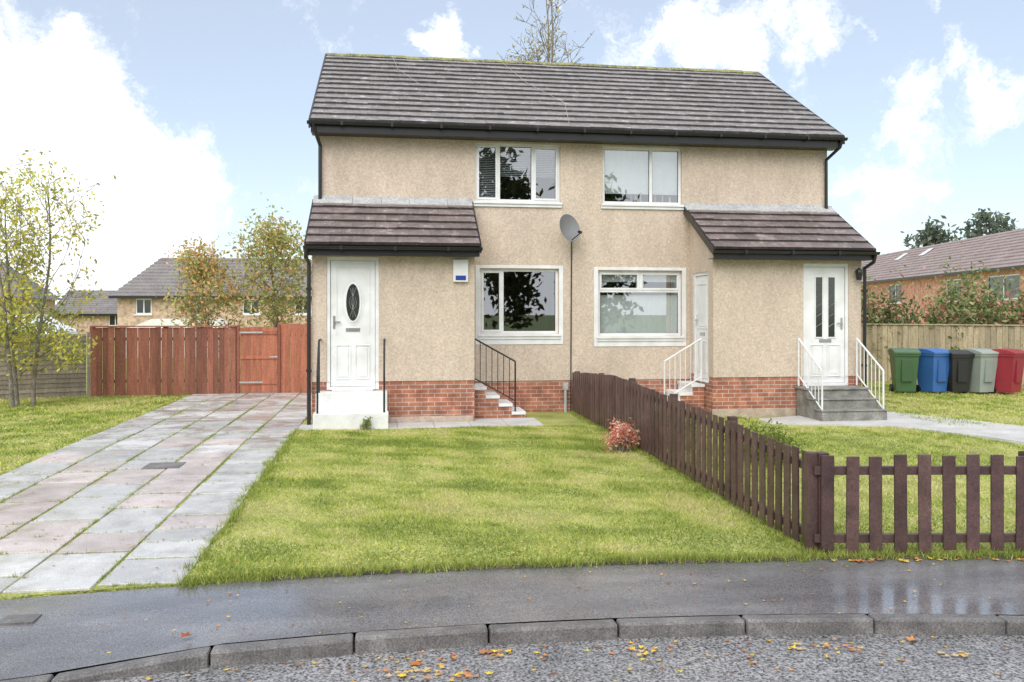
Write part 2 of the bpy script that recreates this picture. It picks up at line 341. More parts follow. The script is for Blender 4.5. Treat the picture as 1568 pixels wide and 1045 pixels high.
def slope(mb,x0,x1,pe,pr,course,tw,colf):
    pe=Vector((0,*pe)); pr=Vector((0,*pr)); L=(pr-pe).length; d=(pr-pe)/L; nrm=Vector((0,-d.z,d.y))
    if nrm.z<0: nrm=-nrm
    n=max(1,round(L/course)); c=L/n
    for i in range(n):
        s0=i*c-.02; s1=(i+1)*c+.0
        off=(i%2)*tw*.5; x=x0-off
        while x<x1:
            a=max(x,x0)+.0015; b=min(x+tw,x1)-.0015; x+=tw
            if b-a<.03: continue
            h=.050+random.uniform(-.005,.006); h2=.008
            A=pe+d*(s0+random.uniform(-.006,.006)); B=pe+d*s1
            def q(X,V,o): p=V+nrm*o; return (X,p.y,p.z)
            col=colf()
            mb.face([q(a,A,h),q(b,A,h),q(b,B,h2),q(a,B,h2)],0,col)
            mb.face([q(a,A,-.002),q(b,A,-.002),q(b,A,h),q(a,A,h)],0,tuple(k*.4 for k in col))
            mb.face([q(a,A,-.002),q(a,A,h),q(a,B,h2)],0,col); mb.face([q(b,A,-.002),q(b,A,h),q(b,B,h2)],0,col)
    a=pe-nrm*.003; b=pr-nrm*.003; a2=pe-nrm*.04; b2=pr-nrm*.04
    mb.prism([(a.y,a.z),(b.y,b.z),(b2.y,b2.z),(a2.y,a2.z)],x0,x1,mi=1)
def tc():
    k=random.uniform(.9,1.1); return (k*random.uniform(.99,1.01),k,k*random.uniform(.98,1.01))
def ptc():
    k=random.uniform(.62,.86); return (k*1.08,k*.95,k*.92)
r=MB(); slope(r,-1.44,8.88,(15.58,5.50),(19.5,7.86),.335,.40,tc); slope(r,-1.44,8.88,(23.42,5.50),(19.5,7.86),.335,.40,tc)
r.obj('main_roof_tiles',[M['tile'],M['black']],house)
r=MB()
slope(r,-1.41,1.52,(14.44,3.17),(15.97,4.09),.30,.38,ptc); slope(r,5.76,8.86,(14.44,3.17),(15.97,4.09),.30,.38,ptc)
r.obj('porch_roof_tiles',[M['tile'],M['black']],house)
r=MB(); x=-1.44
while x<8.8:
    x1=min(x+.45,8.88); pts=[]; j=random.uniform(-.008,.008)
    for k in range(9):
        t=math.pi*k/8; pts.append((19.5+.12*math.cos(t),7.83+j+.085*math.sin(t)))
    r.prism(pts,x+.003,x1-.003); x+=.45
r.obj('ridge_tiles',[M['ridge']],house)
t=MB()
def bar(x0,x1,p0,p1,h,up=.0):
    t.prism([(p0[0],p0[1]+up),(p1[0],p1[1]+up),(p1[0],p1[1]+up-h),(p0[0],p0[1]+up-h)],x0,x1)
for xa,xb in((-1.475,-1.442),(8.882,8.915)):
    bar(xa,xb,(15.56,5.52),(19.5,7.90),.17); bar(xa,xb,(23.44,5.52),(19.5,7.90),.17)
for xa,xb in((-1.44,-1.412),(1.522,1.55),(5.73,5.758),(8.862,8.89)): bar(xa,xb,(14.43,3.19),(15.98,4.12),.15)
def gutter(x0,x1,y,z):
    pts=[(y+.055*math.cos(a),z+.055*math.sin(a)) for a in [math.pi+math.pi*k/8 for k in range(9)]]
    t.prism(pts,x0,x1)
    k=x0+.6
    while k<x1:
        t.box(k,k+.045,y-.064,y+.06,z-.064,z+.006); k+=.9
gutter(-1.5,8.95,15.56,5.475); gutter(-1.45,1.56,14.40,3.13); gutter(5.70,8.92,14.40,3.13)
t.box(-1.44,8.88,15.62,15.65,5.29,5.50); t.box(-1.41,1.52,14.465,14.49,2.98,3.15); t.box(5.76,8.86,14.465,14.49,2.98,3.15)
t.box(-1.44,8.88,15.65,15.984,5.30,5.31); t.box(-1.41,1.52,14.49,14.749,2.99,3.0); t.box(5.76,8.86,14.49,14.749,2.99,3.0)
t.obj('fascias_and_gutters',[M['black']],house)
t=MB()
for a,b in((-1.42,1.53),(5.74,8.87)):
    k=a
    while k<b-.05:
        e=min(k+random.uniform(.5,.8),b); j=random.uniform(-.012,.012)
        t.prism([(15.984,4.02),(15.984,4.19+j),(15.972,4.19+j),(15.965,4.145),(15.80+j,4.045+j*.4),(15.80+j,4.02+j*.4)],k,e-.004); k=e
t.obj('lead_flashing',[M['lead']],house,bevel=.004)
t=MB()
def onroof(x,s): return (x,15.58+(19.5-15.58)*s,5.50+2.36*s+.07)
t.tube([onroof(.02,1.0),onroof(.15,.75),onroof(.6,.5)],.004,5); t.tube([onroof(2.5,1.0),onroof(2.9,.6),onroof(3.5,.3),onroof(3.35,.02)],.004,5)
t.obj('roof_cables',[M['lead']],house)
def window(name,xf,u0,u1,z0,z1,mull=(),trans=None,n=-.05,surround=0,sill=True,openers=()):
    f=MB(); f.xf=xf; fw=.055; a,b=n-.06,n
    f.box(u0,u1,a,b,z1-fw,z1); f.box(u0,u1,a,b,z0,z0+fw); f.box(u0,u0+fw,a,b,z0+fw,z1-fw); f.box(u1-fw,u1,a,b,z0+fw,z1-fw)
    segs=[u0+fw]+[x for m_ in mull for x in(m_-.03,m_+.03)]+[u1-fw]
    zb=z0+fw; zt=z1-fw
    if trans:
        f.box(u0+fw,u1-fw,a,b,trans-.03,trans+.03)
        for m_ in mull: f.box(m_-.03,m_+.03,a,b,trans+.03,zt)
    else:
        for m_ in mull: f.box(m_-.03,m_+.03,a,b,zb,zt)
    panes=[]
    if trans:
        panes.append((u0+fw,u1-fw,zb,trans-.03))
        for i in range(0,len(segs),2): panes.append((segs[i],segs[i+1],trans+.03,zt))
    else:
        for i in range(0,len(segs),2): panes.append((segs[i],segs[i+1],zb,zt))
    for k,(p,q,c,d) in enumerate(panes):
        if k in openers:
            w_=.04; e=b+.014
            f.box(p-.012,q+.012,b-.03,e,d-w_+.012,d+.012); f.box(p-.012,q+.012,b-.03,e,c-.012,c+w_-.012)
            f.box(p-.012,p+w_-.012,b-.03,e,c+w_-.012,d-w_+.012); f.box(q-w_+.012,q+.012,b-.03,e,c+w_-.012,d-w_+.012)
    if sill: f.box(u0-.03,u1+.03,-.07,.075,z0-.045,z0-.001); f.box(u0-.03,u1+.03,.016,.05,z0-.10,z0-.046)
    if surround:
        s=surround; e=.03
        f.box(u0-s,u0-.001,.016,e,z0-.2,z1+s*.7); f.box(u1+.001,u1+s,.016,e,z0-.2,z1+s*.7); f.box(u0-.0005,u1+.0005,.016,e,z1+.001,z1+s*.7)
        f.box(u0-.0005,u1+.0005,.016,e,z0-.2,z0-.102)
    f.obj(name+'_frame',[M['white']],house,bevel=.005)
    g=MB(); g.xf=xf
    for p,q,c,d in panes: g.face([(p,n-.03,c),(q,n-.03,c),(q,n-.03,d),(p,n-.03,d)])
    g.obj(name+'_glass',[M['glass']],house)
    s=MB(); s.xf=xf
    for p,q,c,d in panes:
        for A in((p,p+.008,c,d),(q-.008,q,c,d)): s.box(A[0],A[1],n-.028,n-.02,A[2],A[3])
    s.obj(name+'_seals',[M['black']],house)
window('upper_window',F,*W_UL,mull=(2.05,2.72),openers=(0,2),n=-.04)
window('upper_window_b',F,*W_UR,mull=(5.08,),openers=(),n=-.04)
window('ground_window',F,*W_GL,mull=(2.12,),openers=(0,),surround=.085)
window('ground_window_b',F,*W_GR,mull=(4.86,),trans=2.44,openers=(1,2),surround=.085)
b=MB()
for k in range(17):
    z=5.2-k*.034
    b.prism([(16.15,z),(16.172,z+.014),(16.173,z+.016),(16.151,z+.002)],1.66,3.18)
for k in range(14):
    z=5.2-.034*17-k*.034
    b.prism([(16.15,z),(16.172,z+.014),(16.173,z+.016),(16.151,z+.002)],1.66,2.04)
b.obj('window_blind',[M['blind']],house)
c=MB()
def curtain(x0,x1,z0,z1,y=16.22,am=.008):
    n=int((x1-x0)/.02)
    for i in range(n):
        a=x0+(x1-x0)*i/n; b_=x0+(x1-x0)*(i+1)/n
        c.face([(a,y+am*math.sin(a*55),z0),(b_,y+am*math.sin(b_*55),z0),(b_,y+am*math.sin(b_*55),z1),(a,y+am*math.sin(a*55),z1)])
curtain(4.1,5.68,4.36,5.25,16.15,.002); curtain(4.02,5.69,1.6,2.36,16.15,.003); curtain(4.02,5.69,2.62,2.84,16.15,.003)
c.obj('net_curtains',[M['curtain']],house)
c=MB()
for x,h,rr in((4.7,.16,.03),(4.8,.13,.035),(4.9,.2,.028),(5.2,.14,.04),(5.35,.18,.03),(5.5,.12,.035)):
    c.tube([(x,16.13,4.2),(x,16.13,4.2+h*.6),(x,16.13,4.2+h)],[rr*.5,rr*.5,rr*.2],8,0,random.choice([(.4,.35,.3),(.6,.6,.6),(.12,.2,.1),(.5,.15,.12)]))
c.obj('window_ornaments',[M['attr']],house)
def door(name,xf,u0,u1,z0,z1,style):
    f=MB(); f.xf=xf; fw=.06
    f.box(u0,u0+fw,-.09,-.02,z0,z1); f.box(u1-fw,u1,-.09,-.02,z0,z1); f.box(u0+fw,u1-fw,-.09,-.02,z1-fw,z1); f.box(u0+fw,u1-fw,-.09,.01,z0,z0+.05)
    a,b_=u0+fw+.006,u1-fw-.006; za,zb=z0+.055,z1-fw-.006; f.box(a,b_,-.08,-.045,za,zb)
    cx=(a+b_)/2; H=zb-za
    def mould(p,q,c_,d,t=.018,e=-.030):
        f.box(p,q,-.045,e,d-t,d); f.box(p,q,-.045,e,c_,c_+t); f.box(p,p+t,-.045,e,c_+t,d-t); f.box(q-t,q,-.045,e,c_+t,d-t)
        f.box(p+.045,q-.045,-.045,e-.003,c_+.045,d-.045)
    mould(a+.09,cx-.035,za+.12,za+.72); mould(cx+.035,b_-.09,za+.12,za+.72)
    g=MB(); g.xf=xf; k=MB(); k.xf=xf
    if style=='oval':
        n=32; cz=za+H*.67; ra,rb=.115,.32
        for i in range(n):
            t0,t1=2*math.pi*i/n,2*math.pi*(i+1)/n
            def e(t,s,nn): return (cx+(ra+s)*math.cos(t),nn,cz+(rb+s)*math.sin(t))
            f.face([e(t0,.03,-.028),e(t1,.03,-.028),e(t1,0,-.028),e(t0,0,-.028)]); f.face([e(t0,.03,-.045),e(t1,.03,-.045),e(t1,.03,-.028),e(t0,.03,-.028)]); f.face([e(t0,0,-.028),e(t1,0,-.028),e(t1,0,-.043),e(t0,0,-.043)])
            f.face([e(t0,.075,-.037),e(t1,.075,-.037),e(t1,.06,-.037),e(t0,.06,-.037)])
        g.face([(cx+ra*math.cos(2*math.pi*i/n),-.042,cz+rb*math.sin(2*math.pi*i/n)) for i in range(n)])
        for s in(-.05,0,.05): k.tube([(cx+s,-.040,cz-rb*.8),(cx-s*.6,-.040,cz),(cx+s,-.040,cz+rb*.8)],.005,4)
        k.tube([(cx+.06*math.cos(j*math.pi/4),-.04,cz+.12*math.sin(j*math.pi/4)) for j in range(9)],.005,4)
        f.box(a+.09,a+.108,-.045,-.034,za+.9,za+H-.12); f.box(b_-.108,b_-.09,-.045,-.034,za+.9,za+H-.12); f.box(a+.108,b_-.108,-.045,-.034,za+H-.138,za+H-.12)
        lz=za+.98
    elif style=='strips':
        for s in(-1,1):
            p,q=(cx-.19,cx-.06) if s<0 else (cx+.06,cx+.19); zA,zB=za+.86,za+1.98
            mtx=.022
            f.box(p-mtx,q+mtx,-.045,-.03,zB,zB+mtx); f.box(p-mtx,q+mtx,-.045,-.03,zA-mtx,zA); f.box(p-mtx,p,-.045,-.03,zA,zB); f.box(q,q+mtx,-.045,-.03,zA,zB)
            g.face([(p,-.042,zA),(q,-.042,zA),(q,-.042,zB),(p,-.042,zB)])
            for j in range(1,6): k.tube([(p,-.040,zA+(zB-zA)*j/6),(q,-.040,zA+(zB-zA)*(j+.4)/6)],.004,4)
        lz=za+.79
    else:
        mould(a+.09,b_-.09,za+.95,zb-.15); lz=za+.85
    k.box(cx-.12,cx+.12,-.045,-.034,lz-.03,lz+.03)
    hs=a+.06 if style!='strips' else b_-.06; s=1 if style!='strips' else -1
    k.box(hs-.018,hs+.018,-.045,-.035,za+1.0,za+1.22); k.box(min(hs,hs+s*.11),max(hs,hs+s*.11),-.005,.008,za+1.10,za+1.125); k.box(hs-.009,hs+.009,-.036,-.004,za+1.10,za+1.125)
    f.obj(name,[M['white']],house,bevel=.004)
    if g.v: g.obj(name+'_glazing',[M['darkglass']],house)
    k.obj(name+'_ironmongery',[M['steel']],house)
door('front_door',FP,*D_L,'oval'); door('front_door_b',FP,*D_R,'strips')
door('side_door',facade((1.46,0,0),(0,1,0),(1,0,0)),15.0,15.80,.70,2.78,'p'); door('side_door_b',facade((5.86,0,0),(0,-1,0),(-1,0,0)),-15.80,-15.0,.70,2.78,'p')
s=MB(); s.box(-1.24,-.06,14.30,14.733,.02,.665); s.box(-1.26,-.04,14.0,14.298,.02,.36)
s.box(-1.0,-.3,14.66,14.747,.667,.70); s.obj('front_steps',[M['whitepaint']],house,bevel=.012)
s=MB(); s.box(7.47,8.70,14.32,14.733,.02,.60); s.box(7.47,8.70,14.05,14.318,.02,.44); s.box(7.47,8.70,13.78,14.048,.02,.27)
s.box(7.44,8.73,14.29,14.746,.602,.64,0); s.box(7.45,8.72,14.03,14.33,.442,.47); s.box(7.45,8.72,13.76,14.06,.272,.30); s.obj('front_steps_b',[M['stepdark']],house,bevel=.012)
for nm,x0,sg in(('side_steps',1.462,1),('side_steps_b',5.858,-1)):
    s=MB()
    for k,z in enumerate((.66,.50,.35,.20)):
        a=x0+sg*(.24*k); b_=x0+sg*(.24*(k+1)-.001)
        s.box(min(a,b_),max(a,b_),15.18,15.97,-.05,z-.05,1); s.box(min(a,b_+sg*.02),max(a,b_+sg*.02),15.16,15.97,z-.049,z+.004,0)
        s.box(min(b_+sg*.001,b_+sg*.006),max(b_+sg*.001,b_+sg*.006),15.175,15.96,z-.16,z-.05,0)
    s.obj(nm,[M['whitepaint'],M['brick']],house,bevel=.006)
def rail(name,pts,mat,balu=0,low=.35,r=.016,ground=None):
    t=MB(); pts=[Vector(p) for p in pts]
    t.tube(pts,r,8)
    t.tube([pts[-1],Vector((pts[-1].x,pts[-1].y,ground))],r,8); t.tube([pts[0],Vector((pts[0].x,pts[0].y,ground+.55))],r,8)
    if balu:
        lo=[p-Vector((0,0,low*2)) for p in pts]
        t.tube(lo,r*.8,6)
        for i in range(1,balu):
            q=i/balu; p=pts[0].lerp(pts[-1],q); t.tube([p,p-Vector((0,0,low*2))],r*.5,6)
    t.obj(name,[mat],house)
for i,x in enumerate((-1.19,-.11)):
    t=MB(); t.tube([(x,14.74,1.55),(x,14.42,1.55),(x,14.34,1.5),(x,14.08,1.05),(x,14.06,.98),(x,14.06,.34)],.017,8); t.tube([(x,14.40,1.54),(x,14.40,.66)],.014,8)
    t.obj('handrail_%d'%i,[M['iron']],house)
rail('side_railing',[(1.50,15.2,1.54),(2.25,15.2,1.12)],M['iron'],7,.36,.015,.16)
rail('side_railing_b',[(5.80,15.2,1.52),(5.08,15.2,1.10)],M['white'],7,.36,.015,.16)
for i,x in enumerate((7.50,8.66)): rail('front_railing_%d'%i,[(x,14.70,1.53),(x,13.84,.98)],M['white'],7,.34,.017,.10)
t=MB()
t.tube([(-1.40,15.56,5.44),(-1.36,15.62,5.3),(-1.30,15.94,5.12),(-1.30,15.94,4.1)],.034,8)
t.tube([(8.86,15.56,5.44),(8.84,15.62,5.3),(8.72,15.93,5.1),(8.72,15.93,4.1)],.034,8)
t.tube([(-1.40,14.40,3.1),(-1.42,14.5,2.95),(-1.385,14.70,2.85),(-1.385,14.70,.1)],.034,8)
t.tube([(8.86,14.40,3.1),(8.88,14.5,2.95),(8.82,14.70,2.85),(8.82,14.70,.1)],.034,8)
for z in (1.0,2.4): t.box(-1.43,-1.34,14.66,14.742,z,z+.04); t.box(8.775,8.865,14.66,14.742,z,z+.04)
t.tube([(3.47,15.97,3.45),(3.46,15.97,2.0),(3.45,15.97,.1)],.011,6)
t.obj('downpipes',[M['black']],house)
t=MB(); t.tube([(3.34,15.93,.08),(3.34,15.93,.62)],.03,8); t.box(3.29,3.39,15.9,15.99,.52,.66); t.obj('service_pipe',[M['lead']],house)
t=MB(); t.box(1.08,1.34,14.68,14.745,2.55,2.94,0); t.box(1.12,1.30,14.67,14.68,2.58,2.66,1); t.obj('alarm_box',[M['white'],M['blue']],house,bevel=.012)
def lantern(x,y,z,nx):
    t.tube([(x,y,z),(x+nx[0]*.1,y+nx[1]*.1,z+.02)],.015,6); c=(x+nx[0]*.12,y+nx[1]*.12)
    t.tube([(c[0],c[1],z+.07),(c[0],c[1],z+.03),(c[0],c[1],z-.02),(c[0],c[1],z-.16)],[.01,.06,.07,.045],8)
t=MB(); lantern(8.66,14.745,2.78,(0,-1)); t.obj('wall_lantern',[M['iron']],house)
t=MB(); ax=Vector((.45,-.85,.28)).normalized(); cx=Vector((3.36,15.62,3.62)); ux=ax.cross(Vector((0,0,1))).normalized(); uy=ux.cross(ax)
R=.28; prev=None
for j in range(7):
    rr=R*j/6; dep=.07*(j/6)**2
    ring=[cx+ax*(dep-.07)+ux*rr*.88*math.cos(2*math.pi*k/24)+uy*rr*math.sin(2*math.pi*k/24) for k in range(24)]
    if prev:
        for k in range(24): t.face([prev[k],prev[(k+1)%24],ring[(k+1)%24],ring[k]])
    prev=ring
t.tube([cx-ax*.07,Vector((3.42,15.9,3.6)),Vector((3.42,15.985,3.6))],.02,8)
e=cx+ax*.28-uy*.2; t.tube([cx-uy*.24,e],.010,6,1); t.tube([e,e-ax*.06+uy*.04],.028,8,1); t.box(3.36,3.48,15.965,15.984,3.5,3.7,1)
t.obj('satellite_dish',[M['dish'],M['black']],house)
# ------------------------------------------------------------------ fences
def picket_fence(name,pts,topf,pitch=.185,wid=.105,side=1):
    f=MB()
    for (p,q) in zip(pts[:-1],pts[1:]):
        p=Vector((*p,0));q=Vector((*q,0)); L=(q-p).length; d=(q-p)/L; nn=Vector((-d.y,d.x,0))*side
        X=Matrix(((d.x,nn.x,0,p.x),(d.y,nn.y,0,p.y),(0,0,1,0),(0,0,0,1)))
        n=int(L/pitch); f.xf=X
        for i in range(n):
            u=(i+.5)*L/n+random.uniform(-.006,.006); pos=p+d*u; g=gz(pos.y); h=topf(pos)+random.uniform(-.012,.012); cc=random.uniform(.75,1.3); s_=random.uniform(-.008,.008)
            z0=g+.04+random.uniform(-.012,.012); a,b_=u-wid/2,u+wid/2
            f.hexa([(a,0,z0),(b_,0,z0),(b_,.02,z0),(a,.02,z0),(a+s_,0,h),(b_+s_,0,h),(b_+s_,.02,h),(a+s_,.02,h)],0,(cc,cc*random.uniform(.96,1.04),cc*random.uniform(.94,1.04)))
        m=max(1,round(L/1.83))
        for i in range(m+1):
            pos=p+d*(L*i/m); g=gz(pos.y); u=L*i/m; f.box(u-.042,u+.042,-.135,-.05,g-.05,topf(pos)+.01)
        for i in range(m):
            a=p+d*(L*i/m); b_=p+d*(L*(i+1)/m); f.xf=None
            for hh in('lo','hi'):
                za=gz(a.y)+.14 if hh=='lo' else topf(a)-.13; zb=gz(b_.y)+.14 if hh=='lo' else topf(b_)-.13
                o0=nn*-.05; o1=nn*-.003
                P=[a+o0,b_+o0,b_+o1,a+o1]; Z=[za,zb,zb,za]
                f.hexa([(P[k].x,P[k].y,Z[k]-.035) for k in range(4)]+[(P[k].x,P[k].y,Z[k]+.035) for k in range(4)],0,(.9,.9,.9))
    f.xf=None
    return f.obj(name,[M['picket']],bevel=.004)
def top1(p): return float(np.interp(p.y,[6.5,8.75,12.6,15.9],[.83,.92,1.04,.87]))
picket_fence('picket_fence',[(3.46,15.82),(3.46,6.56)],top1,side=-1,pitch=.165)
picket_fence('picket_fence',[(3.46,6.50),(5.25,6.26),(9.2,5.7),(14,4.9)],lambda p:.83,side=-1,pitch=.195)
def board_fence(name,pts,h,bw,colf,mat,cap=True,base=.085,gap=.006,side=1):
    f=MB()
    for p,q in zip(pts[:-1],pts[1:]):
        p=Vector((*p,0));q=Vector((*q,0)); L=(q-p).length; d=(q-p)/L; nn=Vector((d.y,-d.x,0))*side
        f.xf=Matrix(((d.x,nn.x,0,p.x),(d.y,nn.y,0,p.y),(0,0,1,0),(0,0,0,1)))
        n=max(1,int(L/bw))
        for i in range(n):
            a=L*i/n; b_=L*(i+1)/n-gap; dd=random.uniform(0,.012)+(.022 if i%2 else 0)
            f.box(a,b_,dd,dd+.018,base+random.uniform(0,.02),base+h+random.uniform(-.012,.012),0,colf())
        for z in(.3,h-.3): f.box(0,L,-.05,-.001,base+z,base+z+.07,0,colf())
        if cap: f.box(0,L,-.04,.075,base+h+.016,base+h+.045,0,colf())
        k=0
        while k<=L+.01: f.box(k-.05,k+.05,-.15,-.052,0,base+h+.03,0,colf()); k+=L/max(1,round(L/1.8))
    f.xf=None; return f.obj(name,[mat])
def redc():
    k=random.uniform(.6,1.15); return (.32*k,.12*k,.078*k)
def redc2():
    k=random.uniform(.8,1.15); return (.45*k,.16*k,.095*k)
def tan():
    k=random.uniform(.8,1.15); return (.46*k,.385*k,.26*k)
def grey():
    k=random.uniform(.7,1.15); return (.28*k,.24*k,.19*k)
board_fence('timber_fence',[(-6.85,20.6),(-3.62,20.6)],1.58,.125,redc,M['redfence'])
board_fence('timber_fence',[(-2.62,20.6),(-1.36,20.6)],1.66,.125,redc2,M['redfence'],cap=False)
f=MB()
for i in range(7): 
    a=-3.52+i*.122; f.box(a,a+.118,20.56,20.58,.12,1.66+.02*math.sin(i*.5),0,redc2())
for z in(.32,.92,1.5): f.box(-3.52,-2.67,20.535,20.559,z,z+.08,0,redc2())
f.box(-3.60,-3.535,20.52,20.6,0,1.72,0,redc()); f.box(-2.66,-2.60,20.52,20.6,0,1.74,0,redc())
f.box(-3.54,-3.0,20.525,20.534,1.53,1.565,1); f.box(-3.54,-3.0,20.525,20.534,.35,.385,1); f.box(-2.85,-2.66,20.525,20.534,.95,.98,1)
f.obj('garden_gate',[M['redfence'],M['lead']],bevel=.003)
f=MB(); p=Vector((-6.9,20.62,0)); q=Vector((-16,17.6,0)); L=(q-p).length; d=(q-p)/L; nn=Vector((-d.y,d.x,0))
if nn.y>0: nn=-nn
f.xf=Matrix(((d.x,nn.x,0,p.x),(d.y,nn.y,0,p.y),(0,0,1,0),(0,0,0,1)))
k=0
while k<L:
    for j in range(13):
        f.prism([(0.0,.10+j*.105),(.028,.10+j*.105),(.008,.22+j*.105),(0,.22+j*.105)],k+.06,k+1.78,'x',0,grey())
    f.box(k-.045,k+.045,-.05,.045,0,1.56,0,grey()); f.box(k+.06,k+1.78,-.01,.035,1.49,1.515,0,grey()); k+=1.84
f.xf=None; f.obj('lap_panel_fence',[M['redfence']])
board_fence('close_board_fence',[(8.9,25.3),(13.3,22.0),(16.2,18.9),(22,13)],1.58,.13,tan,M['redfence'],cap=True)
def bin_(x,y,rot,col,s=1.0):
    e=empty('wheelie_bin'); b=MB(); R=Matrix.Translation((x,y,gz(y)))@Matrix.Rotation(rot,4,'Z')@Matrix.Scale(s,4); b.xf=R
    def ring(w0,y0,y1,z): return [(-w0,y0,z),(w0,y0,z),(w0,y1,z),(-w0,y1,z)]
    rs=[ring(.21,-.22,.20,.06),ring(.225,-.24,.22,.30),ring(.265,-.30,.27,.90),ring(.285,-.325,.29,.905),ring(.285,-.325,.29,.96)]
    for a,c in zip(rs[:-1],rs[1:]):
        for k in range(4): b.face([a[k],a[(k+1)%4],c[(k+1)%4],c[k]],0,col)
    b.face(rs[0][::-1],0,col)
    b.prism([(-.35,.955),(.30,.965),(.30,1.03),(.12,1.075),(-.15,1.06),(-.35,1.0)],-.295,.295,'x',0,tuple(k*1.1 for k in col))
    b.prism([(-.30,.30),(-.242,.30),(-.29,.82),(-.31,.82)],-.12,.12,'x',0,tuple(k*.85 for k in col))
    b.tube([(-.22,.33,.99),(.22,.33,.99)],.018,8,0,col); b.box(-.25,-.22,.28,.35,.95,1.01,0,col); b.box(.22,.25,.28,.35,.95,1.01,0,col)
    b.obj('body',[M['plastic']],e,bevel=.012)
    w_=MB(); w_.xf=R
    for sx in(-1,1): w_.tube([(sx*.20,.22,.10),(sx*.26,.22,.10)],.10,16)
    w_.tube([(-.2,.22,.10),(.2,.22,.10)],.012,6); w_.obj('wheels',[M['black']],e)
bin_(12.17,18.6,math.radians(-20),(.07,.15,.07)); bin_(12.80,18.45,math.radians(12),(.05,.16,.46)); bin_(13.34,18.35,math.radians(-4),(.03,.03,.033),.97); bin_(13.84,18.2,math.radians(10),(.33,.38,.36),1.0); bin_(14.40,18.0,math.radians(24),(.34,.035,.06))
# ------------------------------------------------------------------ vegetation
def leaves_np(centers,size,pal,r=rng,elong=1.3):
    n=len(centers); a=r.normal(size=(n,3)); a/=np.linalg.norm(a,axis=1)[:,None]; b=r.normal(size=(n,3)); b-=a*(a*b).sum(1)[:,None]; b/=np.linalg.norm(b,axis=1)[:,None]
    s=size*r.uniform(.6,1.3,size=(n,1)); V=np.empty((n,4,3)); V[:,0]=centers-a*s*elong; V[:,1]=centers+b*s*.6; V[:,2]=centers+a*s*elong; V[:,3]=centers-b*s*.6
    pal=np.array(pal); c=pal[r.integers(0,len(pal),n)]*r.uniform(.65,1.3,size=(n,1)); return V.reshape(-1,3),c
def tree(name,x,y,z0,H,spread,nleaf,ls,pal,seed,r0=.06,lowest=.15,levels=3,leafspread=.25,nprim=16,up=.9,stems=1,twig=.006,lowbias=0,lean=.3,orig=.25):
    R=random.Random(seed); rg=np.random.default_rng(seed); e=empty(name); mb=MB(); tips=[]
    def grow(p,d,L,r,lv):
        pts=[p];rad=[r];n=4
        for i in range(n):
            d=(d+Vector((R.gauss(0,.13),R.gauss(0,.13),R.gauss(0.04,.08)))).normalized(); p=p+d*(L/n); pts.append(p); rad.append(max(twig*.6,r*(1-.75*(i+1)/n)))
        mb.tube(pts,rad,4 if lv>0 else 8,cap=False)
        if lv>=levels: tips.extend(pts[1:]); return
        if lv>=1: tips.extend(pts[2:])
        for i in range(3 if lv>0 else 0):
            t=R.uniform(.3,1); k=min(3,int(t*4)); b=pts[k].lerp(pts[k+1],t*4-k if t*4-k<=1 else 1)
            ax=Vector((R.gauss(0,1),R.gauss(0,1),R.gauss(.25,.6))).normalized(); nd=(d*.75+ax*.8).normalized(); grow(b,nd,L*R.uniform(.4,.65),max(twig,rad[k]*.6),lv+1)
    for s_ in range(stems):
        ang=s_*2*math.pi/stems+R.uniform(-.4,.4)
        ox=Vector((math.cos(ang),math.sin(ang),0))*orig*R.uniform(.5,1) if stems>1 else Vector((0,0,0)); hh=H*(1 if s_==0 else R.uniform(.75,.97))
        p=Vector((x,y,z0-.05))+ox; tp=[p]; n=9; d=Vector((R.gauss(0,.03)+ox.x*lean,R.gauss(0,.03)+ox.y*lean,1)).normalized()
        for i in range(n):
            d=(d+Vector((R.gauss(0,.045),R.gauss(0,.045),.06))).normalized(); p=p+d*(hh*.97/n); tp.append(p)
        mb.tube(tp,[r0*(1-.9*i/n)+.004 for i in range(n+1)],8,cap=False)
        np_=nprim//stems+1
        for i in range(np_):
            t=lowest+(1-lowest)*(i+R.random())/np_*.97; k=min(n-1,int(t*n)); b=tp[k].lerp(tp[k+1],t*n-k)
            az=i*2.4+R.uniform(-.5,.5); prof=math.sin(math.pi*min(1,(t-lowest)/(1-lowest)*.75+.22))**.7
            L=spread*prof*R.uniform(.7,1.15); dd=Vector((math.cos(az),math.sin(az),up*R.uniform(.6,1.3))).normalized()
            grow(b,dd,L,max(twig*1.3,r0*(1-.85*t)*.5),1)
        tips.append(tp[-1])
    mb.obj('trunk_and_limbs',[M['bark']],e,smooth=True)
    T=np.array([[t.x,t.y,t.z] for t in tips]); w=rg.gamma(.9,1,len(T)); 
    if lowbias: w*=np.exp(-lowbias*(T[:,2]-z0)/H)
    w/=w.sum()
    c=T[rg.choice(len(T),nleaf,p=w)]+rg.normal(size=(nleaf,3))*leafspread
    v,col=leaves_np(c,ls,pal,rg)
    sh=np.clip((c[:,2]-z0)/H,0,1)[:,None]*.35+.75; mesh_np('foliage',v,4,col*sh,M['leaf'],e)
YG=[(.66,.64,.14),(.76,.70,.16),(.52,.56,.16),(.42,.48,.15),(.80,.68,.16)]
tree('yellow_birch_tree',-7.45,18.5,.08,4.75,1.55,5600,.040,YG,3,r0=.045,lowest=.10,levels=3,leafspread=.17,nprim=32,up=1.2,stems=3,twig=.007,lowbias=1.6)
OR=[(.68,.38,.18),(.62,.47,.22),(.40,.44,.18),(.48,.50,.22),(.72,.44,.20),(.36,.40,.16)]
tree('autumn_tree',-5.45,27.5,.0,3.9,1.3,4000,.055,OR,11,r0=.06,lowest=.2,levels=2,leafspread=.24,nprim=20,twig=.01)
